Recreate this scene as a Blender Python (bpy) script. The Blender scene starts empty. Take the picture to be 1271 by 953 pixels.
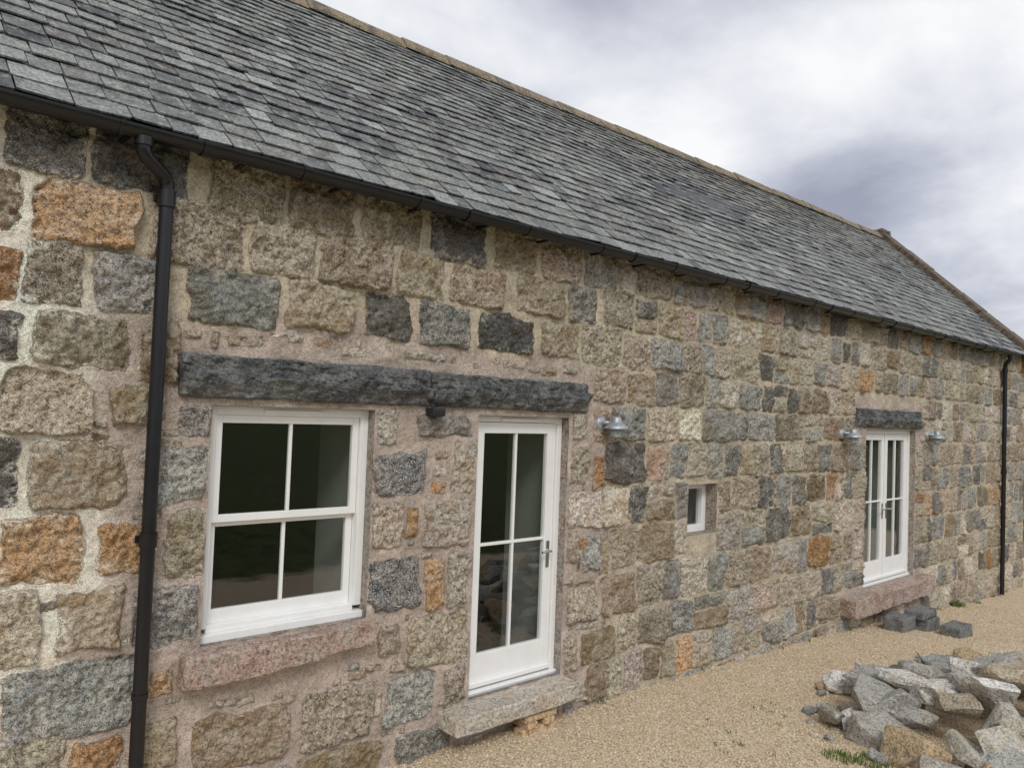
import bpy, bmesh, math, random
import numpy as np
from mathutils import Vector, Matrix, noise as mnoise
random.seed(7); rng=np.random.default_rng(7)
sc=bpy.context.scene
sc.view_settings.view_transform='Standard'; sc.view_settings.look='None'; sc.view_settings.exposure=0; sc.view_settings.gamma=1
def lin(c):
    return tuple(((v/255)/12.92 if v/255<=.04045 else ((v/255+.055)/1.055)**2.4) for v in c)
# ---------------------------------------------------------------- helpers
def link(o,parent=None):
    bpy.context.collection.objects.link(o)
    if parent: o.parent=parent
    return o
def empty(name,loc=(0,0,0)):
    e=bpy.data.objects.new(name,None); e.empty_display_size=.3; e.location=loc
    return link(e)
def mesh_obj(name,verts,faces,mat=None,parent=None,smooth=False):
    me=bpy.data.meshes.new(name); me.from_pydata(verts,[],faces); me.update()
    if mat: me.materials.append(mat)
    if smooth: me.polygons.foreach_set('use_smooth',[True]*len(me.polygons))
    return link(bpy.data.objects.new(name,me),parent)
def boxes(name,bl,mat,parent=None,bevel=.004):
    bm=bmesh.new()
    for (x0,x1,y0,y1,z0,z1) in bl:
        r=bmesh.ops.create_cube(bm,size=1)
        for v in r['verts']:
            v.co=Vector(((x0+x1)/2+v.co.x*(x1-x0),(y0+y1)/2+v.co.y*(y1-y0),(z0+z1)/2+v.co.z*(z1-z0)))
    if bevel: bmesh.ops.bevel(bm,geom=bm.edges[:],offset=bevel,segments=2,affect='EDGES',profile=.5)
    me=bpy.data.meshes.new(name); bm.to_mesh(me); bm.free(); me.materials.append(mat)
    return link(bpy.data.objects.new(name,me),parent)
def revolve(bm,prof,center,axis='Z',n=24,rot=None):
    rings=[]
    for (r,h) in prof:
        ring=[]
        for i in range(n):
            a=2*math.pi*i/n; v=Vector((r*math.cos(a),r*math.sin(a),h))
            if rot: v=rot@v
            ring.append(bm.verts.new(v+Vector(center)))
        rings.append(ring)
    for a,b in zip(rings,rings[1:]):
        for i in range(n): bm.faces.new((a[i],a[(i+1)%n],b[(i+1)%n],b[i]))
def tube(name,pts,r,mat,parent=None,res=5):
    cu=bpy.data.curves.new(name,'CURVE'); cu.dimensions='3D'; cu.bevel_depth=r; cu.bevel_resolution=res; cu.use_fill_caps=True
    s=cu.splines.new('POLY'); s.points.add(len(pts)-1)
    for p,q in zip(s.points,pts): p.co=(*q,1)
    cu.materials.append(mat)
    for s in cu.splines: s.use_smooth=True
    return link(bpy.data.objects.new(name,cu),parent)
# node helpers
class N:
    def __init__(s,name):
        s.m=bpy.data.materials.new(name); s.m.use_nodes=True; s.t=s.m.node_tree; s.t.nodes.clear()
        s.out=s.n('ShaderNodeOutputMaterial')
    def n(s,ty,**kw):
        nd=s.t.nodes.new(ty)
        for k,v in kw.items(): setattr(nd,k,v)
        return nd
    def set(s,sock,v):
        if isinstance(v,bpy.types.NodeSocket): s.t.links.new(v,sock)
        else:
            if hasattr(sock,'default_value'):
                try: sock.default_value=v
                except Exception: sock.default_value=(*v,1)
    def math(s,op,a,b=0.,c=None,clamp=False):
        nd=s.n('ShaderNodeMath',operation=op,use_clamp=clamp); s.set(nd.inputs[0],a); s.set(nd.inputs[1],b)
        if c is not None: s.set(nd.inputs[2],c)
        return nd.outputs[0]
    def obj(s): return s.n('ShaderNodeTexCoord').outputs['Object']
    def noise(s,scale,detail=4,rough=.6,vec=None,dist=0):
        nd=s.n('ShaderNodeTexNoise'); nd.inputs['Scale'].default_value=scale; nd.inputs['Detail'].default_value=detail
        nd.inputs['Roughness'].default_value=rough; nd.inputs['Distortion'].default_value=dist
        s.t.links.new(vec if vec else s.obj(),nd.inputs['Vector']); return nd.outputs[0]
    def voro(s,scale,feat='F1',vec=None):
        nd=s.n('ShaderNodeTexVoronoi',feature=feat); nd.inputs['Scale'].default_value=scale
        s.t.links.new(vec if vec else s.obj(),nd.inputs['Vector']); return nd
    def ramp(s,fac,stops):
        nd=s.n('ShaderNodeValToRGB'); s.set(nd.inputs[0],fac); cr=nd.color_ramp
        while len(cr.elements)<len(stops): cr.elements.new(.5)
        for e,(p,c) in zip(cr.elements,stops):
            e.position=p; e.color=(*c,1) if not isinstance(c,(int,float)) else (c,c,c,1)
        return nd.outputs[0]
    def mr(s,v,a,b,c=0.,d=1.):
        nd=s.n('ShaderNodeMapRange'); s.set(nd.inputs[0],v)
        for i,q in enumerate((a,b,c,d)): s.set(nd.inputs[i+1],q)
        return nd.outputs[0]
    def mix(s,f,a,b,blend='MIX'):
        nd=s.n('ShaderNodeMix',data_type='RGBA',blend_type=blend); s.set(nd.inputs[0],f); s.set(nd.inputs[6],a); s.set(nd.inputs[7],b)
        return nd.outputs[2]
    def attr(s,name): return s.n('ShaderNodeAttribute',attribute_name=name)
    def bump(s,h,strength=.5,dist=.01,normal=None):
        nd=s.n('ShaderNodeBump'); s.set(nd.inputs['Height'],h); nd.inputs['Strength'].default_value=strength; nd.inputs['Distance'].default_value=dist
        if normal: s.t.links.new(normal,nd.inputs['Normal'])
        return nd.outputs[0]
    def fin(s,col,rough=.85,normal=None,metal=0.,spec=.4):
        b=s.n('ShaderNodeBsdfPrincipled'); s.set(b.inputs['Base Color'],col); s.set(b.inputs['Roughness'],rough); s.set(b.inputs['Metallic'],metal)
        b.inputs['Specular IOR Level'].default_value=spec
        if normal: s.t.links.new(normal,b.inputs['Normal'])
        s.t.links.new(b.outputs[0],s.out.inputs[0]); return s.m
# ---------------------------------------------------------------- materials
def mat_wall():
    k=N('granite_rubble_wall')
    sc_=k.attr('scol').outputs['Color']; mc=k.attr('mcol').outputs['Color']; sd=k.attr('sdf').outputs['Fac']; seed=k.attr('seed').outputs['Fac']
    n1=k.noise(6.5,4,.65); n2=k.noise(42,3,.68); n3=k.noise(150,1,.6)
    m1=k.math('ADD',n1,k.mr(seed,0,1,-.09,.09))
    st=k.mix(k.mr(m1,.48,.60,0,.8),sc_,k.mix(.5,k.mix(1.,sc_,(1.35,1.32,1.27,1),'MULTIPLY'),lin((180,173,160))))
    st=k.mix(k.mr(m1,.47,.36,0,.75),st,k.mix(1.,sc_,(.76,.64,.50,1),'MULTIPLY'))
    hi=k.ramp(n2,[(.36,(.30,.29,.29)),(.46,(.82,.82,.82)),(.56,(1.1,1.1,1.1)),(.66,(1.5,1.48,1.42))])
    lo=k.ramp(n2,[(.34,(.6,.6,.6)),(.5,(1,1,1)),(.66,(1.25,1.25,1.22))])
    st=k.mix(1.,st,k.mix(k.mr(seed,.1,.9,0,1),lo,hi),'MULTIPLY')
    st=k.mix(k.math('MULTIPLY',k.mr(n3,.56,.64,0,1.),k.mr(seed,0,1.6,.15,.95)),st,lin((222,216,206)))
    st=k.mix(k.mr(n3,.42,.35,0,.6),st,(.035,.033,.032,1))
    mo=k.mix(k.mr(n1,.35,.7,0,.5),mc,k.mix(1.,mc,(.70,.67,.63,1),'MULTIPLY'))
    mo=k.mix(1.,mo,k.ramp(n3,[(.3,.72),(.5,1.),(.7,1.25)]),'MULTIPLY')
    mo=k.mix(1.,mo,k.ramp(n2,[(.36,.75),(.5,1.),(.66,1.12)]),'MULTIPLY')
    e=k.math('ADD',sd,k.math('MULTIPLY',k.math('SUBTRACT',n2,.5),.042))
    f=k.mr(e,-.001,.004)
    col=k.mix(f,mo,st)
    sm=k.math('MULTIPLY',k.mr(k.math('ADD',k.math('MULTIPLY',n1,.55),k.math('MULTIPLY',n2,.45)),.53,.57),k.mr(sd,.06,.0,0,.8)); col=k.mix(sm,col,mo)
    h=k.math('ADD',k.math('ADD',k.math('MULTIPLY',n2,k.mr(f,0,1,.6,1.4)),k.math('MULTIPLY',n3,.45)),k.math('MULTIPLY',f,.25))
    return k.fin(col,.9,k.bump(h,1.,.016),spec=.25)
def mat_stone(name,cols,speck=.5,sc1=6,bumpd=.014):
    k=N(name); n=k.noise(sc1,4,.65)
    c=k.ramp(n,[(.38,cols[0]),(.5,cols[1]),(.62,cols[2])])
    n2=k.noise(48,3,.7); n3=k.noise(160,1,.6)
    c=k.mix(1.,c,k.ramp(n2,[(.36,.5),(.5,1.),(.66,1.3)]),'MULTIPLY')
    c=k.mix(k.mr(n3,.56,.65,0,speck),c,lin((215,206,196)))
    c=k.mix(k.mr(n3,.40,.35,0,min(1,speck*1.5)),c,(.04,.04,.04,1))
    return k.fin(c,.88,k.bump(k.math('ADD',n2,k.math('MULTIPLY',n3,.35)),.9,bumpd),spec=.3)
def mat_rock():
    k=N('field_granite'); c=k.attr('rcol').outputs['Color']; n=k.noise(6,5,.7); n2=k.noise(50,3,.7); n3=k.noise(150,1,.6)
    c=k.mix(k.mr(n,.50,.62,0,.7),c,k.mix(1.,c,(.70,.60,.46,1),'MULTIPLY'))
    c=k.mix(k.mr(n,.42,.36,0,.6),c,lin((90,90,86)))
    c=k.mix(1.,c,k.ramp(n2,[(.36,.45),(.5,1.),(.66,1.3)]),'MULTIPLY')
    c=k.mix(k.mr(n3,.56,.65,0,.5),c,lin((225,222,216)))
    return k.fin(c,.85,k.bump(k.math('ADD',k.math('MULTIPLY',n,2.),n2),.9,.018),spec=.3)
def mat_slate():
    k=N('roof_slate'); c=k.attr('tcol').outputs['Color']; n=k.noise(1.3,5,.65); n2=k.noise(11,5,.75); n3=k.noise(55,3,.7)
    c=k.mix(k.mr(n,.44,.60,0,.5),c,lin((150,153,147)))
    c=k.mix(k.mr(n2,.51,.62,0,.6),c,lin((168,169,162)))
    c=k.mix(k.mr(n2,.43,.35,0,.55),c,lin((74,70,66)))
    c=k.mix(1.,c,k.ramp(n3,[(.36,.5),(.5,1.),(.62,1.3),(.7,1.8)]),'MULTIPLY')
    return k.fin(c,k.mr(n2,.3,.7,.5,.8),k.bump(k.math('ADD',n3,n2),.8,.008),spec=.35)
def mat_plain(name,col,rough=.5,metal=0,spec=.4,nz=.06,nscale=8,bd=.002):
    k=N(name); n=k.noise(nscale,4,.6)
    c=k.mix(k.mr(n,.3,.7,0,1),tuple(v*(1-nz) for v in col)+(1,),tuple(min(1,v*(1+nz)) for v in col)+(1,))
    return k.fin(c,k.mr(n,.3,.7,rough*.85,min(1,rough*1.15)),k.bump(n,.15,bd),metal,spec)
def mat_glass():
    k=N('window_glass'); tr=k.n('ShaderNodeBsdfTransparent'); tr.inputs[0].default_value=(.9,.93,.91,1)
    g=k.n('ShaderNodeBsdfGlossy'); g.inputs['Roughness'].default_value=.01; g.inputs[0].default_value=(.95,.97,1,1)
    k.t.links.new(k.bump(k.noise(1.5,2,.4),.05,.02),g.inputs['Normal'])
    lw=k.n('ShaderNodeLayerWeight'); lw.inputs[0].default_value=.5
    fr=k.math('ADD',k.math('MULTIPLY',k.math('POWER',lw.outputs['Facing'],4.),.85),.12,clamp=True)
    mx=k.n('ShaderNodeMixShader'); k.t.links.new(fr,mx.inputs[0])
    k.t.links.new(tr.outputs[0],mx.inputs[1]); k.t.links.new(g.outputs[0],mx.inputs[2]); k.t.links.new(mx.outputs[0],k.out.inputs[0])
    return k.m
def mat_ground():
    k=N('gravel_and_grass'); P=k.obj(); sep=k.n('ShaderNodeSeparateXYZ'); k.t.links.new(P,sep.inputs[0])
    v=k.voro(72); n1=k.noise(1.3,4,.6)
    bw=k.n('ShaderNodeRGBToBW'); k.t.links.new(v.outputs['Color'],bw.inputs[0])
    c=k.ramp(bw.outputs[0],[(0.15,lin((196,172,138))),(.35,lin((230,208,174))),(.6,lin((244,228,200))),(.8,lin((214,198,174)))])
    c=k.mix(k.mr(v.outputs['Distance'],.35,.8,0,.7),c,lin((132,110,82)))
    c=k.mix(k.mr(n1,.42,.66,0,.25),c,lin((198,172,136)))
    gr=k.mix(k.mr(k.noise(4,5,.7),.35,.65),lin((60,72,40)),lin((100,104,62)))
    m=k.mr(k.math('ADD',sep.outputs[1],k.math('MULTIPLY',n1,1.2)),-5.2,-4.9,1,0)
    m2=k.mr(k.math('ADD',sep.outputs[0],n1),24,25,0,1)
    m3=k.mr(sep.outputs[0],-14,-13,1,0); m4=k.mr(sep.outputs[1],9,9.5,0,1)
    m=k.math('MAXIMUM',k.math('MAXIMUM',m,m2),k.math('MAXIMUM',m3,m4))
    col=k.mix(m,c,gr)
    return k.fin(col,.95,k.bump(k.math('SUBTRACT',1,v.outputs['Distance']),.9,.009),spec=.15)
def mat_vcol(name,attr,rough=.9):
    k=N(name); return k.fin(k.attr(attr).outputs['Color'],rough,spec=.2)
M_wall=mat_wall(); M_slate=mat_slate(); M_glass=mat_glass(); M_ground=mat_ground(); M_rock=mat_rock()
M_white=mat_plain('white_painted_timber',(.86,.86,.84),.35,nz=.03)
M_black=mat_plain('black_cast_iron_paint',(.010,.010,.012),.35,spec=.5,nz=.2)
M_galv=mat_plain('galvanised_steel',(.42,.46,.48),.5,metal=.6,nz=.25,nscale=40)
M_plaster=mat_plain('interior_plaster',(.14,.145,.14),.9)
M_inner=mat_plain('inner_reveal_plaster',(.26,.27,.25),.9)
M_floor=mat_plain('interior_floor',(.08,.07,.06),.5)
M_dark=mat_plain('dark_plastic',(.02,.02,.022),.4)
M_chrome=mat_plain('chrome',(.6,.6,.6),.2,metal=1)
M_wood=mat_stone('rough_timber',[lin((190,160,125)),lin((205,180,146)),lin((170,140,105))],0,20,.004)
M_lint=mat_stone('dark_whin_lintel',[lin((74,77,79)),lin((102,104,104)),lin((128,129,126))],.2,8,.020)
M_pink=mat_stone('pink_granite',[lin((158,132,118)),lin((180,156,142)),lin((176,164,152))],.35)
M_grey=mat_stone('grey_granite_sill',[lin((176,168,154)),lin((200,191,176)),lin((186,170,150))],.35)
M_rev=mat_stone('reveal_mortar',[lin((138,126,114)),lin((168,155,142)),lin((152,148,140))],.1)
M_ridge=mat_stone('stone_ridge',[lin((128,114,94)),lin((156,142,118)),lin((110,102,92))],.15,4)
M_skew=mat_stone('skew_stone',[lin((92,80,68)),lin((124,108,90)),lin((80,74,70))],.1,4)
M_block=mat_stone('dark_block',[lin((100,102,102)),lin((130,131,130)),lin((116,116,112))],.2)
M_back=mat_stone('rear_rubble',[lin((110,100,84)),lin((140,130,110)),lin((120,118,112))],.2,3)
# ---------------------------------------------------------------- building
barn=empty('stone_barn')
OPEN=[(1.62,2.70,1.09,2.47),(3.60,4.57,.35,2.46),(6.29,6.79,1.34,1.84),(10.28,11.97,.31,2.43)]
LINT=[(1.43,3.13,2.51,2.76),(3.145,4.76,2.51,2.75),(9.91,12.1,2.46,2.71)]
SILL=[(1.50,2.72,.88,1.09),(3.30,4.56,.2,.35),(9.5,12.3,.05,.30)]
fixed="""53 91 360 394 d|94 142 360 394 d|154 199 356 393 b|202 248 356 393 b|253 299 358 393 b|310 358 357 393 d|368 412 359 393 b|419 466 358 393 b|470 511 359 393 g
30 62 329 359 b|67 116 327 359 o|123 176 323 362 b|180 222 327 359 t|225 277 327 361 b|282 323 326 359 t|328 382 327 357 b|394 444 327 358 t|451 486 326 357 d|495 535 326 359 t
38 63 294 321 o|65 93 293 326 b|98 133 295 325 g|145 199 293 325 g|204 251 295 326 t|259 294 296 326 d|303 346 294 325 d|355 411 296 323 d|422 465 295 324 t|470 518 291 326 t
39 65 264 289 d|71 115 264 291 t|121 142 258 293 b|170 189 282 288 l|224 236 285 291 o|244 262 282 288 l|290 325 283 289 l|383 404 283 289 l|423 440 280 287 t|449 464 282 289 l
144 154 284 289 t|60 98 229 261 t|107 136 236 257 t|42 69 194 227 d|73 117 191 227 t|126 161 191 223 g|144 162 229 246 g|63 100 154 188 o|107 130 155 183 o|141 161 150 186 t
46 82 116 151 t|89 119 117 149 t|125 160 114 146 g|67 130 75 112 g|136 148 87 101 o|127 152 48 72 t|161 217 34 68 b|227 277 32 68 b|286 328 33 66 g|297 346 1 25 d
59 95 51 78 t|98 123 53 72 o|336 355 36 64 b|303 357 68 104 t|281 297 82 100 t|272 288 225 246 l|305 353 229 245 g|272 313 189 219 k|272 295 154 184 t|313 355 150 183 l
271 312 111 146 k|317 334 106 143 o|336 355 107 147 l|337 357 188 225 l|321 332 213 219 t|322 332 202 209 l|319 332 189 198 o|298 308 160 180 o|460 481 190 221 t|488 502 187 214 o
460 500 153 184 l|461 472 125 151 t|474 486 136 146 o|461 499 76 106 t|480 525 36 65 b|460 475 34 64 t|510 558 228 257 g|503 559 190 225 d|460 480 228 250 l|478 498 116 148 g|502 512 110 147 t
476 500 68 74 l|505 552 74 108 b|461 474 -2 28 g|160 216 -2 28 g|225 285 -2 28 b|98 152 8 42 t|30 92 8 45 o|20 60 76 112 b"""
ST=[]
for s in fixed.replace('\n','|').split('|'):
    a,b,c,d,kk=s.split(); ST.append([int(a)/100,int(b)/100,int(c)/100,int(d)/100,kk])
nfix=len(ST)
cb=[3.96,3.575,3.245,2.915,2.59,2.255,1.89,1.52,1.135,.735,.375,.02,-.33,-.68,-.95]
blocked=OPEN+[(a-.01,b+.01,c-.01,d+.01) for a,b,c,d in LINT]+SILL
def free_at(z0,z1):
    bl=[]
    for a,b,c,d in blocked:
        if min(z1,d)-max(z0,c)>.05: bl.append((a,b))
    for a,b,c,d,kk in ST[:nfix]:
        if min(z1,d)-max(z0,c)>.06: bl.append((a-.02,b+.02))
    bl.append((.30,4.86)); bl.sort(); out=[]; x=-3.
    for a,b in bl:
        if a>x+.12: out.append((x,a))
        x=max(x,b)
    if x<17.42: out.append((x,17.42))
    return out
kinds='tttttttttggggggggbbbbbdddlllllllopc'
for i in range(len(cb)-1):
    z1,z0=cb[i],cb[i+1]
    for (fa,fb) in free_at(z0,z1):
        x=fa
        while x<fb-.1:
            w=random.choice([random.uniform(.22,.36),random.uniform(.34,.58)])
            if fb-(x+w)<.2: w=fb-x if fb-x<.66 else (fb-x)/2
            g=.013+.0004*max(0,x-5)
            kk=random.choice(kinds)
            if random.random()<.08 and w>.3:
                zz=z0+(z1-z0)*random.uniform(.35,.65)
                ST.append([x+g,x+w-g,z0+g,zz-g,kk]); ST.append([x+g,x+w-g,zz+g,z1-g,random.choice(kinds)])
            elif random.random()<.14:
                pw=random.uniform(.06,.1); ST.append([x+g,x+w-pw-g,z0+g,z1-g,kk])
                zc=z0; 
                while zc<z1-.05:
                    ph=random.uniform(.07,.14); ST.append([x+w-pw+.004,x+w-.008,zc+.012,min(zc+ph,z1)-.01,random.choice('tltbg')]); zc+=ph
            else:
                ST.append([x+g,x+w-g,z0+g+random.uniform(-.010,.016),z1-g+random.uniform(-.016,.012),kk])
            x+=w
COL={'t':(158,147,127),'b':(141,127,107),'d':(100,99,95),'g':(137,137,132),'l':(180,171,158),'o':(166,132,94),'k':(80,84,88),'p':(166,144,130),'c':(206,197,180)}
def snap(arr,vals):
    for v in vals:
        i=int(np.argmin(np.abs(arr-v))); arr[i]=v
    return arr
xs=np.concatenate([np.arange(-3,.3,.05),np.arange(.3,5.6,.0085),np.arange(5.6,9.6,.0135),np.arange(9.6,17.42,.022),[17.42]])
zs=np.arange(-.95,3.95,.0092)
xs=snap(xs,[v for o in OPEN for v in o[:2]]); zs=snap(zs,[v for o in OPEN for v in o[2:]])
nx,nz=len(xs),len(zs)
X,Z=np.meshgrid(xs,zs,indexing='ij')
def vn(x,z,f,seed):
    r=np.random.default_rng(seed).random((256,256)); x=x*f+seed*1.37; z=z*f+seed*.71
    xi=np.floor(x).astype(int); zi=np.floor(z).astype(int); fx=x-xi; fz=z-zi
    fx=fx*fx*(3-2*fx); fz=fz*fz*(3-2*fz); a=r[xi%256,zi%256]; b=r[(xi+1)%256,zi%256]; c=r[xi%256,(zi+1)%256]; d=r[(xi+1)%256,(zi+1)%256]
    return (a*(1-fx)+b*fx)*(1-fz)+(c*(1-fx)+d*fx)*fz-.5
def fb(x,z,f,seed,o=3,g=.5):
    t=0;a=1
    for i in range(o): t=t+a*vn(x,z,f*2**i,seed+i); a*=g
    return t
ss=lambda v,a,b:(lambda t:t*t*(3-2*t))(np.clip((v-a)/(b-a),0,1))
wx=.044*fb(X,Z,6,11,4,.6); wz=.040*fb(X,Z,6,21,4,.6)
sdf=np.full((nx,nz),-.2); idx=np.zeros((nx,nz),int)
def put(st,i):
    x0,x1,z0,z1,_=st
    a,b=np.searchsorted(xs,[x0-.1,x1+.1]); c,d=np.searchsorted(zs,[z0-.1,z1+.1])
    if b<=a or d<=c: return
    cx,cz,hw,hh=(x0+x1)/2,(z0+z1)/2,(x1-x0)/2,(z1-z0)/2
    r=min(hw,hh)*random.uniform(.08,.34); t=random.uniform(-.03,.03) if hw>.1 else random.uniform(-.15,.15)
    sx=random.uniform(-.07,.07); sz=random.uniform(-.06,.06)
    x=X[a:b,c:d]+wx[a:b,c:d]*min(1,hw/.12)-cx; z=Z[a:b,c:d]+wz[a:b,c:d]*min(1,hh/.1)-cz
    u=x+t*z+sx*z*x/hw*.5; v=z-t*x+sz*x*z/hh*.5
    qx=np.abs(u)-hw+r; qz=np.abs(v)-hh+r
    s=-(np.hypot(np.maximum(qx,0),np.maximum(qz,0))+np.minimum(np.maximum(qx,qz),0)-r)
    if hw>.1 and random.random()<.6:
        ca=random.choice([-1,1]);cb_=random.choice([-1,1]); k_=random.uniform(.02,.07)
        s=np.minimum(s,((hw+hh-k_)-(u*ca+v*cb_))*.707)
    S=sdf[a:b,c:d]; I=idx[a:b,c:d]; m=s>S; S[m]=s[m]; I[m]=i
for i,s in enumerate(ST): put(s,i)
for tr in range(1100):
    x=random.uniform(.3,5.3); z=random.uniform(-.1,3.0)
    if any(a-.05<x<b+.05 and c-.05<z<d+.05 for a,b,c,d in blocked): continue
    i=np.searchsorted(xs,x); j=np.searchsorted(zs,z)
    if sdf[i,j]<-.027:
        w=random.uniform(.03,.08) if random.random()<.6 else random.uniform(.015,.03); h=random.uniform(.014,.028)
        if random.random()<.25: w,h=h,w
        st=[x-w,x+w,z-h,z+h,random.choice('tlbtgtlc')]; ST.append(st); put(st,len(ST)-1)
n=len(ST)
col=np.array([lin(COL[s[4]]) for s in ST])
jit=1+rng.normal(0,.15,(n,1)); hue=1+rng.normal(0,.022,(n,3)); col=np.clip(col*jit*hue*1.32,.01,.9)
cx=np.array([(s[0]+s[1])/2 for s in ST]); cz=np.array([(s[2]+s[3])/2 for s in ST]); sz_=np.array([min(s[1]-s[0],s[3]-s[2]) for s in ST])
prot=rng.uniform(.006,.026,n)*np.clip(sz_/.2,.3,1); ta=rng.normal(0,.07,n); tb=rng.normal(0,.07,n)
seed=rng.random(n); seed[[i for i,s in enumerate(ST) if s[4]=='k']]=1.6
e=ss(sdf,-.003,.014)
rough=.036*fb(X,Z,8,31,2)+.028*fb(X,Z,24,41,2,.7)+.012*vn(X,Z,75,47)
H=e*(prot[idx]+ta[idx]*(X-cx[idx])+tb[idx]*(Z-cz[idx])+rough+.005*ss(sdf,0,.06))+(1-e)*(.016*fb(X,Z,14,51,3)-.003)+.018*fb(X,Z,1.3,61,2)
H=H+.006
for a,b,c,d in OPEN:
    dd=np.maximum(np.maximum(a-X,X-b),np.maximum(c-Z,Z-d)); H*=ss(dd,-.02,.03)
H*=ss(17.42-X,0,.03)
nn=fb(X,Z,1.8,71,3); nn2=fb(X,Z,7,81,2)
cream=np.array(lin((222,214,199))); pink=np.array(lin((178,164,152))); tan=np.array(lin((186,174,153)))
wc=ss(-X+.5*nn,-1.12,-.85); wc=np.maximum(wc,ss(-X+.6*nn,-1.5,-1.3)*ss(-Z,-.35,-.1))
wp=ss(X+.3*nn,.8,.95)*ss(-X+.3*nn,-5.3,-5.0)*ss(-Z+.3*nn,-3.05,-2.85)
wp=np.maximum(wp,ss(X+.3*nn,9.7,9.9)*ss(-X+.3*nn,-12.6,-12.3)*ss(-Z+.3*nn,-2.95,-2.8))
mc=tan*(1-wp[...,None])+pink*wp[...,None]; mc=mc*(1-wc[...,None])+cream*wc[...,None]
mc=np.clip(mc*(1.2+.4*nn2[...,None]),0,.9)
co=np.stack([X,-H,Z],-1).reshape(-1,3).astype(np.float32)
I,J=np.meshgrid(np.arange(nx-1),np.arange(nz-1),indexing='ij')
xc=(xs[:-1]+xs[1:])/2; zc=(zs[:-1]+zs[1:])/2; XC,ZC=np.meshgrid(xc,zc,indexing='ij'); keep=np.ones_like(XC,bool)
for a,b,c,d in OPEN: keep&=~((XC>a)&(XC<b)&(ZC>c)&(ZC<d))
I=I[keep];J=J[keep]; q=np.stack([I*nz+J,(I+1)*nz+J,(I+1)*nz+J+1,I*nz+J+1],-1).astype(np.int32)
me=bpy.data.meshes.new('front_wall'); me.vertices.add(len(co)); me.vertices.foreach_set('co',co.ravel())
me.loops.add(q.size); me.loops.foreach_set('vertex_index',q.ravel()); me.polygons.add(len(q)); me.polygons.foreach_set('loop_start',np.arange(0,q.size,4,dtype=np.int32))
me.update(calc_edges=True); me.polygons.foreach_set('use_smooth',np.ones(len(q),bool))
def vcol(me,name,arr):
    a=me.attributes.new(name,'FLOAT_COLOR','POINT'); b=np.ones((len(me.vertices),4),np.float32); b[:,:3]=arr; a.data.foreach_set('color',b.ravel())
vcol(me,'scol',col[idx].reshape(-1,3)); vcol(me,'mcol',mc.reshape(-1,3))
for nm,ar in (('sdf',sdf),('seed',seed[idx])):
    a=me.attributes.new(nm,'FLOAT','POINT'); a.data.foreach_set('value',ar.ravel().astype(np.float32))
me.materials.append(M_wall); link(bpy.data.objects.new('front_wall',me),barn)
# reveals
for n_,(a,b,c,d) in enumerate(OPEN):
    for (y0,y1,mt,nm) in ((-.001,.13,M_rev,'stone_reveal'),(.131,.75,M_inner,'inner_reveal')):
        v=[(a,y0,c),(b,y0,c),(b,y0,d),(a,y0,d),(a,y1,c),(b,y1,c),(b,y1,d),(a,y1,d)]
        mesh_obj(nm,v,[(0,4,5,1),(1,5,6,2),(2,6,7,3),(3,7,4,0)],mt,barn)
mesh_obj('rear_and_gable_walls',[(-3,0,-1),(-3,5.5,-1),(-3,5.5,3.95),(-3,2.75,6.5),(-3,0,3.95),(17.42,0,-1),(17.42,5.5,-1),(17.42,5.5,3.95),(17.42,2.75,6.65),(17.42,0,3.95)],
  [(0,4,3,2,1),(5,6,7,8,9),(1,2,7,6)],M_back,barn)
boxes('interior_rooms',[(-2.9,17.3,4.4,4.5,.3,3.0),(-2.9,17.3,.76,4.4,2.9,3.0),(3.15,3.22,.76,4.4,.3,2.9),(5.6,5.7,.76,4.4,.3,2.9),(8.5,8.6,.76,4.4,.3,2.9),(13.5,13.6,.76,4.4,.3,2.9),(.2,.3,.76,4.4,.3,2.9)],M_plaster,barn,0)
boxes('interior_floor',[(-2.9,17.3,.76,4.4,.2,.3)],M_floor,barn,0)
def rough_block(name,b,mat,parent,amp=.02,seed=0,step=.025,ledge=0):
    x0,x1,y0,y1,z0,z1=b
    bm=bmesh.new(); r=bmesh.ops.create_cube(bm,size=1)
    for v in bm.verts: v.co=Vector(((x0+x1)/2+v.co.x*(x1-x0),(y0+y1)/2+v.co.y*(y1-y0),(z0+z1)/2+v.co.z*(z1-z0)))
    bmesh.ops.bevel(bm,geom=bm.edges[:],offset=.012,segments=1,affect='EDGES')
    for ax in range(3):
        lo=(x0,y0,z0)[ax]; hi=(x1,y1,z1)[ax]; k=int((hi-lo)/step)
        for i in range(1,k+1):
            p=[0,0,0]; p[ax]=lo+(hi-lo)*i/(k+1); nrm=[0,0,0]; nrm[ax]=1
            bmesh.ops.bisect_plane(bm,geom=bm.verts[:]+bm.edges[:]+bm.faces[:],plane_co=p,plane_no=nrm)
    for v in bm.verts:
        p=v.co*5+Vector((seed*7,0,0)); a=mnoise.noise_vector(p)*amp+mnoise.noise_vector(v.co*18)*amp*.5+mnoise.noise_vector(v.co*45)*amp*.25
        if v.co.y>y1-.02: a.y=0
        if ledge:
            a.z*=.35; a.x*=.4
            if v.co.y<y0+.03:
                t=(v.co.z-z0)/(z1-z0); tb_=.50+.30*mnoise.noise(Vector((v.co.x*2.6,seed,0)))+.22*mnoise.noise(Vector((v.co.x*13,seed,0)))
                dd=tb_-t
                if dd>0: a.y-=ledge*max(0.,1-dd*2.4)
                a.y-=.03*abs(mnoise.noise(Vector((v.co.x*9,v.co.z*22,seed))))
                a.y*= min(1.,max(.15,(1-abs(t-.5)*2)*5))
        v.co+=a
    me=bpy.data.meshes.new(name); bm.to_mesh(me); bm.free(); me.materials.append(mat); 
    return link(bpy.data.objects.new(name,me),parent)
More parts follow.
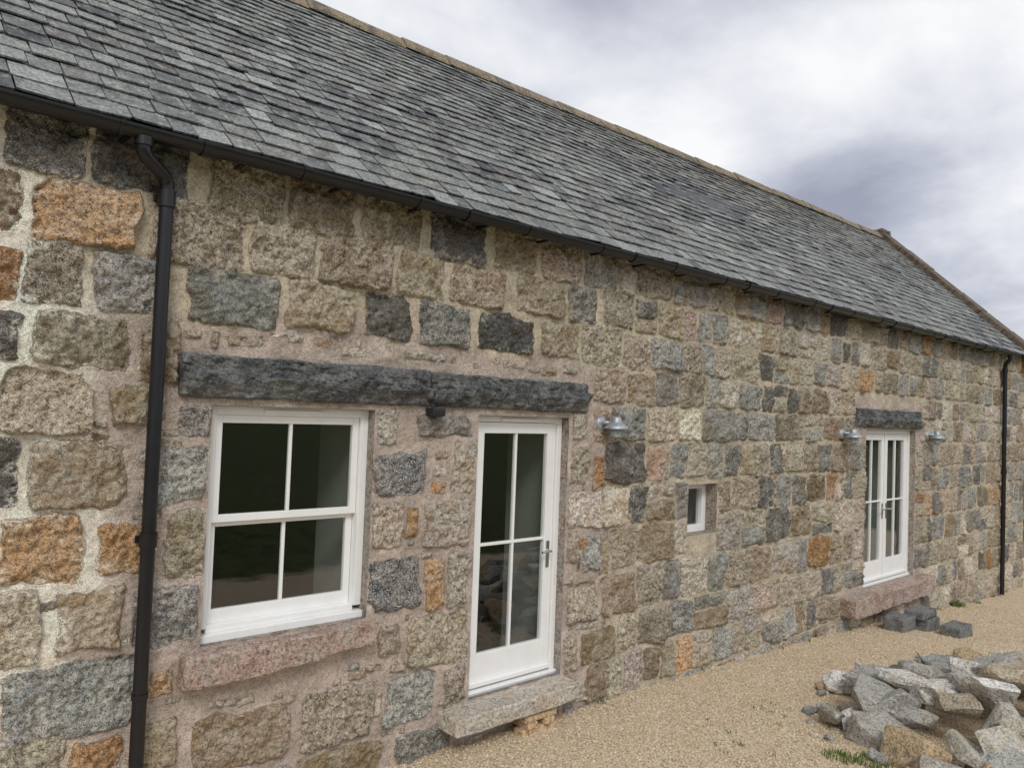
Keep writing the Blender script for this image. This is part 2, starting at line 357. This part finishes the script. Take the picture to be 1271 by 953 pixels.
for i,(a,b,c,d) in enumerate(LINT): rough_block('lintel',(a,b,-.040,.12,c,d),M_lint,barn,.028,i+1,.015 if i<2 else .03,.065)
rough_block('window_sill',(1.50,2.32,-.13,.10,.90,1.075),M_pink,barn,.018,5)
rough_block('window_sill',(2.30,2.72,-.11,.10,.93,1.078),M_pink,barn,.024,6)
rough_block('door_step',(3.32,4.60,-.24,.12,.215,.345),M_grey,barn,.014,7)
rough_block('double_door_step',(9.6,12.25,-.22,.12,.06,.30),M_pink,barn,.022,8,.04)
# ------------- joinery
def sash_window():
    a,b,c,d=OPEN[0]; y=.075; p=empty('sash_window'); p.parent=barn
    F=.055
    fr=[(a,a+F,y,.20,c+.075,d),(b-F,b,y,.20,c+.075,d),(a+F,b-F,y,.20,d-F,d),(a-.0,b,y-.03,.20,c,c+.045),(a+F,b-F,y+.01,.19,c+.045,c+.085)]
    boxes('frame',fr,M_white,p)
    x0,x1=a+F+.003,b-F-.003; zm=(c+d)/2+.015; s=.045
    up=[(x0,x0+s,.10,.135,zm-.02,d-F),(x1-s,x1,.10,.135,zm-.02,d-F),(x0+s,x1-s,.10,.135,d-F-.05,d-F),(x0+s,x1-s,.10,.135,zm-.02,zm+.025),((x0+x1)/2-.011,(x0+x1)/2+.011,.106,.13,zm+.025,d-F-.05)]
    boxes('upper_sash',up,M_white,p,.003)
    lo=[(x0,x0+s,.139,.175,c+.085,zm),(x1-s,x1,.139,.175,c+.085,zm),(x0+s,x1-s,.139,.175,c+.085,c+.165),(x0+s,x1-s,.139,.175,zm-.05,zm-.022),((x0+x1)/2-.011,(x0+x1)/2+.011,.145,.17,c+.165,zm-.05)]
    boxes('lower_sash',lo,M_white,p,.003)
    boxes('trickle_vent',[((a+b)/2-.2,(a+b)/2+.2,y-.012,y-.001,d-.042,d-.02)],M_white,p,.003)
    mesh_obj('glass_upper',[(x0,.118,zm),(x1,.118,zm),(x1,.118,d-F),(x0,.118,d-F)],[(0,1,2,3)],M_glass,p)
    mesh_obj('glass_lower',[(x0,.157,c+.09),(x1,.157,c+.09),(x1,.157,zm-.03),(x0,.157,zm-.03)],[(0,1,2,3)],M_glass,p)
sash_window()
def leaf(p,x0,x1,c,d,y,st=.085,hb=True,bot=.2,vb=True):
    zt=d-.085; zb=c+bot; zm=zb+(zt-zb)*.49
    bl=[(x0,x0+st,y,y+.05,c,d),(x1-st,x1,y,y+.05,c,d),(x0+st,x1-st,y+.001,y+.049,zt,d),(x0+st,x1-st,y+.001,y+.049,c,zb)]
    xm=(x0+x1)/2
    bl+=[(xm-.011,xm+.011,y+.008,y+.042,zb,zm-.011),(xm-.011,xm+.011,y+.008,y+.042,zm+.011,zt),(x0+st,x1-st,y+.006,y+.044,zm-.011,zm+.011)]
    boxes('leaf',bl,M_white,p,.004)
    boxes('bottom_weatherbar',[(x0+.005,x1-.005,y-.03,y-.001,c+.01,c+.05)],M_white,p,.008)
    mesh_obj('glass',[(x0+st,y+.025,zb),(x1-st,y+.025,zb),(x1-st,y+.025,zt),(x0+st,y+.025,zt)],[(0,1,2,3)],M_glass,p)
def handle(p,x,z,y,dirn=-1):
    boxes('handle_plate',[(x-.018,x+.018,y-.008,y-.0005,z-.11,z+.11)],M_chrome,p,.003)
    tube('handle_lever',[(x,y,z+.03),(x,y-.05,z+.03),(x+dirn*.012,y-.058,z+.03),(x+dirn*.11,y-.058,z+.028)],.009,M_chrome,p)
def door():
    a,b,c,d=OPEN[1]; p=empty('glazed_door'); p.parent=barn; F=.05; y=.085
    boxes('frame',[(a,a+F,y-.01,.2,c+.03,d),(b-F,b,y-.01,.2,c+.03,d),(a+F,b-F,y-.01,.2,d-F,d),(a,b,y-.04,.2,c,c+.03)],M_white,p)
    leaf(p,a+F+.004,b-F-.004,c+.035,d-F-.004,y+.01,.09,bot=.25)
    boxes('trickle_vent',[((a+b)/2-.2,(a+b)/2+.2,y-.025,y-.012,d-.042,d-.02)],M_white,p,.003)
    handle(p,b-F-.055,c+.98,y+.01)
    boxes('threshold',[(a+.01,b-.01,y-.07,y-.042,c+.001,c+.018)],M_chrome,p,.002)
door()
def ddoor():
    a,b,c,d=OPEN[3]; p=empty('double_glazed_door'); p.parent=barn; F=.055; y=.085; m=(a+b)/2
    boxes('frame',[(a,a+F,y-.01,.2,c+.03,d),(b-F,b,y-.01,.2,c+.03,d),(a+F,b-F,y-.01,.2,d-F,d),(a,b,y-.04,.2,c,c+.03)],M_white,p)
    leaf(p,a+F+.004,m-.002,c+.035,d-F-.004,y+.01,.1,bot=.27); leaf(p,m+.002,b-F-.004,c+.035,d-F-.004,y+.01,.1,bot=.27)
    boxes('meeting_bead',[(m-.02,m+.02,y-.004,y+.008,c+.04,d-F-.01)],M_white,p,.003)
    handle(p,m-.06,c+.98,y+.01); handle(p,m+.06,c+.98,y+.01,1)
ddoor()
def sw():
    a,b,c,d=OPEN[2]; p=empty('small_window'); p.parent=barn; y=.13
    boxes('frame',[(a,a+.07,y,.2,c,d),(b-.07,b,y,.2,c,d),(a+.07,b-.07,y,.2,d-.06,d),(a+.07,b-.07,y,.2,c,c+.07)],M_white,p)
    mesh_obj('glass',[(a,.17,c),(b,.17,c),(b,.17,d),(a,.17,d)],[(0,1,2,3)],M_glass,p)
sw()
# ------------- roof
def roofpt(x,s,n,back=False):
    zr=6.52+.012*(x-3); ye,ze=-.16,3.915; dy=2.75-ye; dz=zr-ze; L=math.hypot(dy,dz); cy,sy=dy/L,dz/L
    sag=-.012*math.sin(x*.9)*math.sin(min(1,s/L)*math.pi)
    y=ye+cy*s-sy*(n+sag); z=ze+sy*s+cy*(n+sag)
    if back: y=5.5-y
    return (x,y,z)
def slates(name,back=False):
    V=[];Fc=[];C=[]; s=-.03; row=0; L=3.93
    base=[(102,103,104),(116,118,117),(85,87,88),(130,132,130),(118,117,113),(92,92,94),(142,145,142),(106,102,99),(78,80,84)]
    while s<L-.05:
        ex=.175-.06*(s/L); x=-3.05+random.uniform(0,.2)
        rowcol=random.uniform(.92,1.08)
        while x<17.05:
            w=random.uniform(.13,.27)*(1.0-.2*s/L)*(2 if back else 1); g=.004; ln=min(ex*2.1,L-s+.02); dn=random.uniform(-.012,.012); tw=random.uniform(-.009,.009)
            x0,x1=x+g,x+w-g; n0=.028+random.uniform(0,.012); n1=.004; c1=random.uniform(.002,.03); c2=random.uniform(.002,.03); k1=random.uniform(.0,.018);k2=random.uniform(0,.018)
            top=[roofpt(x0,s+dn+k1+tw,n0,back),roofpt(x0+c1,s+dn+tw,n0,back),roofpt(x1-c2,s+dn-tw,n0,back),roofpt(x1,s+dn+k2-tw,n0,back),roofpt(x1,s+ln,n1,back),roofpt(x0,s+ln,n1,back)]
            bot=[roofpt(x0,s+dn+k1+tw,n0-.011,back),roofpt(x0+c1,s+dn+tw,n0-.011,back),roofpt(x1-c2,s+dn-tw,n0-.011,back),roofpt(x1,s+dn+k2-tw,n0-.011,back)]
            o=len(V); V+=top+bot
            fs=[(o,o+1,o+2,o+3,o+4,o+5),(o+6,o+7,o+1,o),(o+7,o+8,o+2,o+1),(o+8,o+9,o+3,o+2),(o+9,o+4,o+3),(o+6,o,o+5)]
            Fc+=fs if not back else [f[::-1] for f in fs]
            c=np.array(lin(random.choice(base)))*random.uniform(.72,1.28)*rowcol
            tt=max(0,min(1,(s/L-.45)*2))*max(0,min(1,(x-4)/6)); c=c*(1-tt*np.array([.05,.14,.24]))
            C+=[c]*6+[c*.5]*4
            x+=w
        s+=ex; row+=1
    o=mesh_obj(name,V,Fc,M_slate,barn); vcol(o.data,'tcol',np.array(C))
slates('slate_roof_front'); slates('slate_roof_rear',True)
for bk in (False,True):
    mesh_obj('roof_deck',[roofpt(-3.05,0,-.02,bk),roofpt(17.1,0,-.02,bk),roofpt(17.1,3.9,-.02,bk),roofpt(-3.05,3.9,-.02,bk),
      roofpt(-3.05,0.02,-.05,bk),roofpt(17.1,0.02,-.05,bk)],[(0,1,2,3),(0,4,5,1)],M_dark,barn)
bm=bmesh.new(); x=-3.05
while x<17.0:
    l=random.uniform(.5,.7); zr=6.52+.012*(x-3)+random.uniform(-.010,.012)
    pr=[(-.15,-.10),(-.14,-.065),(-.05,.045),(.05,.045),(.14,-.065),(.15,-.10)]
    xx=[x+.004,min(x+l,17.05)-.004]; rr=[[bm.verts.new((X_,2.75+a*1.0,zr+b+.02+random.uniform(-.006,.006))) for a,b in pr] for X_ in xx]
    for i in range(5): bm.faces.new((rr[0][i],rr[1][i],rr[1][i+1],rr[0][i+1]))
    bm.faces.new(rr[0]); bm.faces.new(rr[1][::-1]); x+=l
me=bpy.data.meshes.new('ridge'); bm.to_mesh(me); bm.free(); me.materials.append(M_ridge); link(bpy.data.objects.new('ridge_stones',me),barn)
for bk in (False,True):
    s=-.12; i=0
    while s<3.95:
        l=random.uniform(.55,.8); e_=min(s+l,4.0); j=random.uniform(-.008,.008)
        P=[roofpt(xx_,q_,n_,bk) for xx_ in (17.02+j,17.46+j) for q_ in (s+.004,e_-.004) for n_ in (-.12,.13+j)]
        o=mesh_obj('skew_coping',P,[(0,1,3,2),(4,6,7,5),(0,4,5,1),(2,3,7,6),(1,5,7,3),(0,2,6,4)],M_skew,barn)
        bv=o.modifiers.new('b','BEVEL'); bv.width=.02; bv.segments=2
        s+=l
rough_block('skew_apex',(17.0,17.48,2.62,2.88,6.60,6.84),M_skew,barn,.03,3,.05)
rough_block('skewputt',(17.0,17.48,-.26,.1,3.72,3.98),M_skew,barn,.015,4,.06)
# ------------- gutter
gx0,gx1=-3.05,16.2; R_=.058; gy,gz_=-.195,3.890
V=[];Fc=[]; n=14; xsg=[gx0,gx1]
for xg in xsg:
    for rr in (R_,R_-.005):
        for i in range(n+1):
            a=math.pi+math.pi*i/n; V.append((xg,gy+rr*math.cos(a),gz_+rr*math.sin(a)))
m=n+1
for i in range(n):
    Fc+=[(i,i+1,2*m+i+1,2*m+i),(m+i,3*m+i,3*m+i+1,m+i+1)]
Fc+=[(0,2*m,3*m,m),(n,m+n,3*m+n,2*m+n)]
Fc+=[tuple(2*m+i for i in range(m))]
mesh_obj('gutter',V,Fc,M_black,barn,smooth=False)
def band(x,w,r):
    V=[];Fc=[]
    for xg in (x-w/2,x+w/2):
        for rr in (r,r-.01):
            for i in range(n+1):
                a=math.pi+math.pi*i/n; V.append((xg,gy+rr*math.cos(a),gz_+rr*math.sin(a)))
    for i in range(n): Fc+=[(i,i+1,2*m+i+1,2*m+i),(i+1,i,m+i,m+i+1),(2*m+i,2*m+i+1,3*m+i+1,3*m+i)]
    Fc+=[(0,2*m,3*m,m),(n,m+n,3*m+n,2*m+n)]
    return V,Fc
VV=[];FF=[]
x=-2.2
while x<16.1:
    for (w,r,dx) in ((.09,R_+.010,0),(.022,R_+.006,.55),(.022,R_+.006,-.45)):
        v,f=band(x+dx,w,r); o=len(VV); VV+=v; FF+=[tuple(q_+o for q_ in ff) for ff in f]
    x+=1.83
mesh_obj('gutter_joints',VV,FF,M_black,barn)
boxes('gutter_brackets',[(xx_-.012,xx_+.012,gy+.05,.0,gz_-.05,gz_-.035) for xx_ in np.arange(-2.6,16.1,.61)],M_black,barn,0)
boxes('eaves_board',[(-3.0,17.0,-.13,-.045,3.895,3.915)],M_dark,barn,0)
def downpipe(xo,xp,zb,name):
    p=empty(name); p.parent=barn; y=-.085; dx=xp-xo; dy=y-gy
    pts=[(xo,gy,gz_-.04),(xo,gy,3.79),(xo+dx*.03,gy+dy*.03,3.768),(xo+dx*.12,gy+dy*.12,3.752),(xo+dx*.8,gy+dy*.8,3.70),(xo+dx*.93,gy+dy*.93,3.682),(xp-dx*.01,y,3.65),(xp,y,3.61),(xp,y,zb)]
    tube('pipe',pts,.037,M_black,p,6)
    cl=[(xo,gy,3.80,3.845,.046),(xp,y,3.53,3.62,.046),(xp,y,1.70,1.78,.045),(xp,y,.9,.93,.043)]
    bm=bmesh.new()
    for (a,b,c,d,r) in cl: revolve(bm,[(.03,c),(r,c),(r,d),(.03,d)],(a,b,0))
    me=bpy.data.meshes.new('collars'); bm.to_mesh(me); bm.free(); me.materials.append(M_black); link(bpy.data.objects.new('collars',me),p)
    boxes('lugs',[(xp-.06,xp+.06,y+.03,y+.04,3.555,3.595),(xp-.058,xp+.058,y+.03,y+.04,1.72,1.76)],M_black,p,.003)
downpipe(1.125,1.285,-.1,'downpipe'); downpipe(15.75,15.87,-.47,'downpipe')
# ------------- wall lamps
M_jar=mat_plain('frosted_glass_jar',(.6,.62,.62),.15)
def lamp(x,z):
    p=empty('wall_lamp',(x,0,z)); bm=bmesh.new()
    rx=Matrix.Rotation(math.pi/2,4,'X')
    revolve(bm,[(0,.05),(.05,.05),(.062,.035),(.065,0.),(.065,-.02)],(-.04,-.0,.01),n=20,rot=rx.to_3x3())
    revolve(bm,[(0,.12),(.016,.12),(.016,.03)],(-.04,0,.02),n=12,rot=rx.to_3x3())
    cy=-.135
    revolve(bm,[(0,.075),(.03,.073),(.042,.06),(.045,.03),(.06,.02),(.09,.0),(.108,-.022),(.11,-.034),(.104,-.03),(.085,-.008),(.05,.01)],(.04,cy,.0),n=28)
    revolve(bm,[(.052,0),(.055,-.015),(.055,-.03),(.045,-.03)],(.04,cy,.0),n=20)
    for a in range(6):
        t=a*math.pi/3; ps=[(.06*math.cos(t),.06*math.sin(t),-.02),(.06*math.cos(t),.06*math.sin(t),-.09),(.02*math.cos(t),.02*math.sin(t),-.125)]
        for q0,q1 in zip(ps,ps[1:]):
            A=Vector(q0)+Vector((.04,cy,0));B=Vector(q1)+Vector((.04,cy,0)); d=(B-A); rot=d.to_track_quat('Z','Y').to_matrix()
            revolve(bm,[(.0045,0),(.0045,d.length)],A,n=6,rot=rot)
    for zz in (-.05,-.085): revolve(bm,[(.060,zz),(.066,zz),(.066,zz-.008),(.060,zz-.008)],(.04,cy,0),n=20)
    me=bpy.data.meshes.new('body'); bm.to_mesh(me); bm.free(); me.materials.append(M_galv); me.polygons.foreach_set('use_smooth',[True]*len(me.polygons))
    o=link(bpy.data.objects.new('shade_and_cage',me),p); 
    bm=bmesh.new(); revolve(bm,[(.048,-.01),(.050,-.07),(.036,-.1),(0,-.112)],(.04,cy,0),n=20)
    me=bpy.data.meshes.new('jar'); bm.to_mesh(me); bm.free(); me.materials.append(M_jar); me.polygons.foreach_set('use_smooth',[True]*len(me.polygons))
    link(bpy.data.objects.new('glass_jar',me),p)
lamp(4.98,2.41); lamp(9.56,2.36); lamp(12.4,2.36)
p=empty('security_camera',(3.16,0,2.47))
boxes('base',[(-.05,.0,-.05,.0,-.03,.03)],M_dark,p,.008); boxes('head',[(-.055,.06,-.10,-.052,-.03,.028)],M_dark,p,.012)
# ---------------------------------------------------------------- ground
def axis(lo,hi,fine0,fine1,step):
    a=list(np.arange(fine0,fine1,step)); d=step; x=fine1
    while x<hi: a.append(x); d*=1.25; x+=d
    a.append(hi); d=step; x=fine0-step
    b=[]
    while x>lo: b.append(x); d*=1.25; x-=d
    b.append(lo); return np.array(b[::-1]+a)
ax=axis(-700,700,-2,20,.12); ay=axis(-700,700,-7,.3,.12)
GX,GY=np.meshgrid(ax,ay,indexing='ij'); GZ=np.interp(GX,[-20,3,6,9.5,13,16,24,60],[.1,.06,.0,-.11,-.32,-.50,-.7,-1.2])
near=ss(-np.hypot(GX-8,GY+3),-40,-20); GZ=GZ+near*.03*fb(GX,GY,.9,91,3)+(1-near)*3*fb(GX,GY,.02,95,2)
GZ=GZ+ss(-GY,5.5,9)*.5
def ghf(x,y):
    i=min(max(np.searchsorted(ax,x),1),len(ax)-1); j=min(max(np.searchsorted(ay,y),1),len(ay)-1)
    fx=(x-ax[i-1])/(ax[i]-ax[i-1]); fy=(y-ay[j-1])/(ay[j]-ay[j-1])
    return float((GZ[i-1,j-1]*(1-fx)+GZ[i,j-1]*fx)*(1-fy)+(GZ[i-1,j]*(1-fx)+GZ[i,j]*fx)*fy)
A,B=len(ax),len(ay); V=np.stack([GX,GY,GZ],-1).reshape(-1,3).tolist()
Fc=[(i*B+j,(i+1)*B+j,(i+1)*B+j+1,i*B+j+1) for i in range(A-1) for j in range(B-1)]
mesh_obj('ground',V,Fc,M_ground,smooth=True)
NP=60000
px=2.2+12*rng.random(NP)**1.7; py=-4.3*rng.random(NP)+.05
keepp=(py>-.6-(px-2.2)*.62); px=px[keepp]; py=py[keepp]; NP=len(px)
pz=np.array([ghf(a,b) for a,b in zip(px,py)])
octv=np.array([(1,0,0),(0,1,0),(-1,0,0),(0,-1,0),(0,0,.8),(0,0,-.8)],float); octf=np.array([(0,1,4),(1,2,4),(2,3,4),(3,0,4),(1,0,5),(2,1,5),(3,2,5),(0,3,5)])
ang=rng.random(NP)*6.283; sx=rng.uniform(.005,.012,(NP,3))*(1+px[:,None]*.008); sx[:,2]*=.7
pv=octv[None]*sx[:,None,:]+rng.normal(0,.0015,(NP,6,3)); ca,sa=np.cos(ang)[:,None],np.sin(ang)[:,None]
vx=pv[...,0]*ca-pv[...,1]*sa+px[:,None]; vy=pv[...,0]*sa+pv[...,1]*ca+py[:,None]; vz=pv[...,2]+pz[:,None]+.003
vv=np.stack([vx,vy,vz],-1).reshape(-1,3).astype(np.float32); ff=(octf[None]+np.arange(NP)[:,None,None]*6).reshape(-1,3).astype(np.int32)
me=bpy.data.meshes.new('gravel'); me.vertices.add(len(vv)); me.vertices.foreach_set('co',vv.ravel()); me.loops.add(ff.size); me.loops.foreach_set('vertex_index',ff.ravel())
me.polygons.add(len(ff)); me.polygons.foreach_set('loop_start',np.arange(0,ff.size,3,dtype=np.int32)); me.update(calc_edges=True)
pal=np.array([lin(c) for c in [(230,208,176),(240,226,202),(214,190,154),(206,188,164),(244,234,216),(220,196,162),(182,164,140)]])
vcol(me,'rcol',np.repeat(pal[rng.integers(0,len(pal),NP)]*rng.uniform(.8,1.05,(NP,1)),6,axis=0)); me.materials.append(mat_vcol('pebble','rcol')); link(bpy.data.objects.new('gravel',me))
# ---------------------------------------------------------------- rocks
def rocks(name,specs,parent=None):
    bmA=bmesh.new(); lay=bmA.verts.layers.float_color.new('rcol')
    for (x,y,z,sx_,sy_,sz2,colr,rz,rx_) in specs:
        bm=bmesh.new()
        for i in range(14):
            v=Vector((random.uniform(-1,1),random.uniform(-1,1),random.uniform(-1,1))); mx_=max(abs(c) for c in v); v=v/mx_*random.uniform(.8,1.)
            if v.length>1.4: v*=1.4/v.length
            bm.verts.new(v)
        r=bmesh.ops.convex_hull(bm,input=bm.verts[:]); bmesh.ops.delete(bm,geom=list(set([g for g in r['geom_interior']+r['geom_unused'] if isinstance(g,bmesh.types.BMVert)])),context='VERTS')
        for v in bm.verts: v.co=Vector((v.co.x*sx_,v.co.y*sy_,v.co.z*sz2))
        bmesh.ops.bevel(bm,geom=bm.edges[:],offset=min(sx_,sy_,sz2)*.08,segments=2,affect='EDGES',profile=.6)
        bmesh.ops.triangulate(bm,faces=bm.faces[:])
        bmesh.ops.subdivide_edges(bm,edges=[e for e in bm.edges if e.calc_length()>.05],cuts=2,use_grid_fill=True)
        bmesh.ops.triangulate(bm,faces=bm.faces[:])
        M=Matrix.Translation((x,y,z))@Matrix.Rotation(rz,4,'Z')@Matrix.Rotation(rx_,4,'X')
        o=Vector((x*13,y*7,z*3)); mp={}
        for v in bm.verts:
            c=v.co+mnoise.noise_vector(v.co*9+o)*.018+mnoise.noise_vector(v.co*25+o)*.009
            nv=bmA.verts.new(M@c); nv[lay]=(*colr,1); mp[v]=nv
        for f in bm.faces:
            try: bmA.faces.new([mp[v] for v in f.verts])
            except ValueError: pass
        bm.free()
    me=bpy.data.meshes.new(name); bmA.to_mesh(me); bmA.free(); me.materials.append(M_rock)
    return link(bpy.data.objects.new(name,me),parent)
rc=[(184,182,174),(208,206,198),(150,150,146),(180,166,142),(196,190,174),(142,144,142),(226,222,214),(170,168,160),(184,160,122),(170,166,156)]
specs=[]
PX,PY=7.45,-2.62
for ring,(R1,cnt,h0) in enumerate([(1.55,30,.07),(1.2,26,.19),(.88,19,.31),(.5,11,.42),(.15,3,.50)]):
    for i in range(cnt):
        a=2*math.pi*i/cnt+random.uniform(-.2,.2); r=R1*random.uniform(.88,1.12)
        x=PX+r*math.cos(a)*1.0; y=PY+r*math.sin(a)*.9
        s=random.uniform(.12,.23)
        specs.append((x,y,ghf(x,y)+h0+random.uniform(-.03,.05),s*random.uniform(1,1.6),s*random.uniform(.8,1.1),s*random.uniform(.4,.8),lin(random.choice(rc)),random.uniform(0,6.28),random.uniform(-.7,.7)))
for i in range(70):
    a=random.uniform(0,6.28); r=random.uniform(1.45,1.9); x=PX+r*math.cos(a); y=PY+r*math.sin(a)*.9; s=random.uniform(.02,.08)
    specs.append((x,y,ghf(x,y)+s*.3,s*1.2,s,s*.7,lin(random.choice(rc)),random.uniform(0,6.28),0))
rocks('rubble_pile',specs)
p=empty('stacked_blocks',(0,0,0)); g=ghf(10.9,-.5)
rough_block('block',(10.35,10.75,-.50,-.24,g-.01,g+.20),M_block,p,.008,11,.05)
rough_block('block',(10.80,11.25,-.62,-.34,g-.02,g+.15),M_block,p,.008,12,.05)
rough_block('block',(10.72,11.2,-.60,-.36,g+.155,g+.26),M_block,p,.006,13,.05)
rough_block('block',(10.85,11.3,-1.0,-.75,g-.03,g+.13),M_block,p,.012,14,.05)
p=empty('timber_packing',(0,0,0)); g=ghf(4.2,-.1)
boxes('offcut',[(3.98,4.34,-.20,-.10,g-.005,g+.05),(4.02,4.12,-.22,.0,g+.052,g+.10),(4.2,4.3,-.22,.0,g+.053,g+.10),(4.0,4.33,-.21,-.09,g+.103,g+.15)],M_wood,p,.004)
# ---------------------------------------------------------------- weeds / grass tufts
def tufts(name,spots):
    V=[];Fc=[];C=[]
    for (x,y,rad,nb,h) in spots:
        for i in range(nb):
            a=random.uniform(0,6.28); r=rad*math.sqrt(random.random()); bx,by=x+r*math.cos(a),y+r*math.sin(a); bz=ghf(bx,by)
            hh=h*random.uniform(.5,1.1); d=random.uniform(0,6.28); ln=hh*random.uniform(.2,.8); w=random.uniform(.002,.005)
            dx,dy=math.cos(d),math.sin(d); o=len(V)
            V+=[(bx-dy*w,by+dx*w,bz-.01),(bx+dy*w,by-dx*w,bz-.01),(bx+dx*ln*.4+dy*w,by+dy*ln*.4-dx*w,bz+hh*.65),(bx+dx*ln*.4-dy*w,by+dy*ln*.4+dx*w,bz+hh*.65),(bx+dx*ln,by+dy*ln,bz+hh)]
            Fc+=[(o,o+1,o+2,o+3),(o+3,o+2,o+4)]; c=np.array(lin(random.choice([(84,110,48),(104,124,60),(70,92,40),(130,132,78)]))); C+=[c]*5
    o=mesh_obj(name,V,Fc,mat_vcol(name+'_blade','rcol')); vcol(o.data,'rcol',np.array(C))
sp=[(5.72,-1.80,.12,120,.05),(5.85,-2.0,.14,140,.05),(13.6,-.05,.15,150,.10),(14.4,-.06,.12,60,.06)]
for i in range(34): sp.append((random.uniform(5.0,8.6),random.uniform(-1.5,-.8),.04,8,.02))
for i in range(16): sp.append((random.uniform(5,16),-.04,.05,10,.05))
tufts('grass_tufts',sp)
# ---------------------------------------------------------------- hills
k=N('hill_grass_and_trees'); M_hill=k.fin(k.mix(k.mr(k.noise(.06,5,.6),.4,.6),lin((58,60,46)),lin((34,37,30))),.95,spec=.1)
V=[];Fc=[];n=160
for i in range(n):
    a=2*math.pi*i/n; h=9+9*abs(mnoise.noise(Vector((math.cos(a)*2.3,math.sin(a)*2.3,0))))+1.6*mnoise.noise(Vector((math.cos(a)*30,math.sin(a)*30,3)))
    if math.cos(a-.5)>.3: h*=.55
    for r,z in ((120,-4),(170,h*.75),(230,h),(420,h*.6),(600,-6)): V.append((r*math.cos(a),r*math.sin(a),z))
for i in range(n):
    for j in range(4): a=i*5+j;b=((i+1)%n)*5+j; Fc.append((a,b,b+1,a+1))
mesh_obj('hills',V,Fc,M_hill,smooth=True)
# ---------------------------------------------------------------- sky + sun
w=bpy.data.worlds.new('World'); sc.world=w; w.use_nodes=True; t=w.node_tree; t.nodes.clear()
class W(N):
    def __init__(s,t): s.t=t
k=W(t); out=k.n('ShaderNodeOutputWorld'); bg=k.n('ShaderNodeBackground'); bg.inputs[1].default_value=.1
SE,SR=math.radians(42),math.radians(215)
sky=k.n('ShaderNodeTexSky',sky_type='NISHITA'); sky.sun_disc=False; sky.sun_elevation=SE; sky.sun_rotation=SR
D=k.n('ShaderNodeTexCoord').outputs['Generated']; sep=k.n('ShaderNodeSeparateXYZ'); t.links.new(D,sep.inputs[0])
zc_=k.math('MAXIMUM',k.math('ADD',sep.outputs[2],.35),.1); cmb=k.n('ShaderNodeCombineXYZ')
t.links.new(k.math('DIVIDE',sep.outputs[0],zc_),cmb.inputs[0]); t.links.new(k.math('DIVIDE',sep.outputs[1],zc_),cmb.inputs[1]); t.links.new(k.math('MULTIPLY',sep.outputs[2],.6),cmb.inputs[2])
n1=k.noise(2.0,6,.54,cmb.outputs[0],.25)
def blob(d,lo,hi,amp):
    vm=k.n('ShaderNodeVectorMath',operation='DOT_PRODUCT'); t.links.new(D,vm.inputs[0]); v=Vector(d).normalized(); vm.inputs[1].default_value=v
    nd=k.n('ShaderNodeMapRange',interpolation_type='SMOOTHSTEP'); t.links.new(vm.outputs['Value'],nd.inputs[0])
    for i,q_ in enumerate((math.cos(math.radians(lo)),math.cos(math.radians(hi)),0.,amp)): nd.inputs[i+1].default_value=q_
    return nd.outputs[0]
f=n1
for b in [blob((.753,.526,.394),13,0,.15),blob((.868,.291,.404),12,0,.14),blob((.70,.50,.52),14,0,-.16),blob((.875,.375,.27),11,0,-.13),blob((.55,.72,.42),14,0,.06)]: f=k.math('ADD',f,b)
cl=k.ramp(f,[(.27,lin((154,157,173))),(.40,lin((184,187,200))),(.52,lin((216,219,226))),(.66,lin((244,244,245)))])
sc10=k.n('ShaderNodeVectorMath',operation='SCALE'); t.links.new(cl,sc10.inputs[0]); sc10.inputs['Scale'].default_value=11.2
mx=k.mix(.93,sky.outputs[0],sc10.outputs[0])
t.links.new(mx,bg.inputs[0]); t.links.new(bg.outputs[0],out.inputs[0])
sd_=bpy.data.lights.new('sun','SUN'); sd_.energy=1.5; sd_.angle=math.radians(18); sd_.color=(1,.97,.92)
so=link(bpy.data.objects.new('sun',sd_)); az=SR
dirv=Vector((math.sin(az)*math.cos(SE),math.cos(az)*math.cos(SE),math.sin(SE))); so.rotation_euler=dirv.to_track_quat('Z','Y').to_euler(); so.location=(0,-10,12)
# ---------------------------------------------------------------- camera
cd=bpy.data.cameras.new('camera'); cam=link(bpy.data.objects.new('camera',cd)); sc.camera=cam
cd.sensor_fit='HORIZONTAL'; cd.sensor_width=36; cd.lens=36*940/1271; cd.clip_end=2000; cd.clip_start=.05
cam.matrix_world=Matrix.Translation((0,-4.4,2.5))@Matrix.Rotation(math.radians(-41.7),4,'Z')@Matrix.Rotation(math.radians(92.03),4,'X')@Matrix.Rotation(math.radians(2.17),4,'Z')
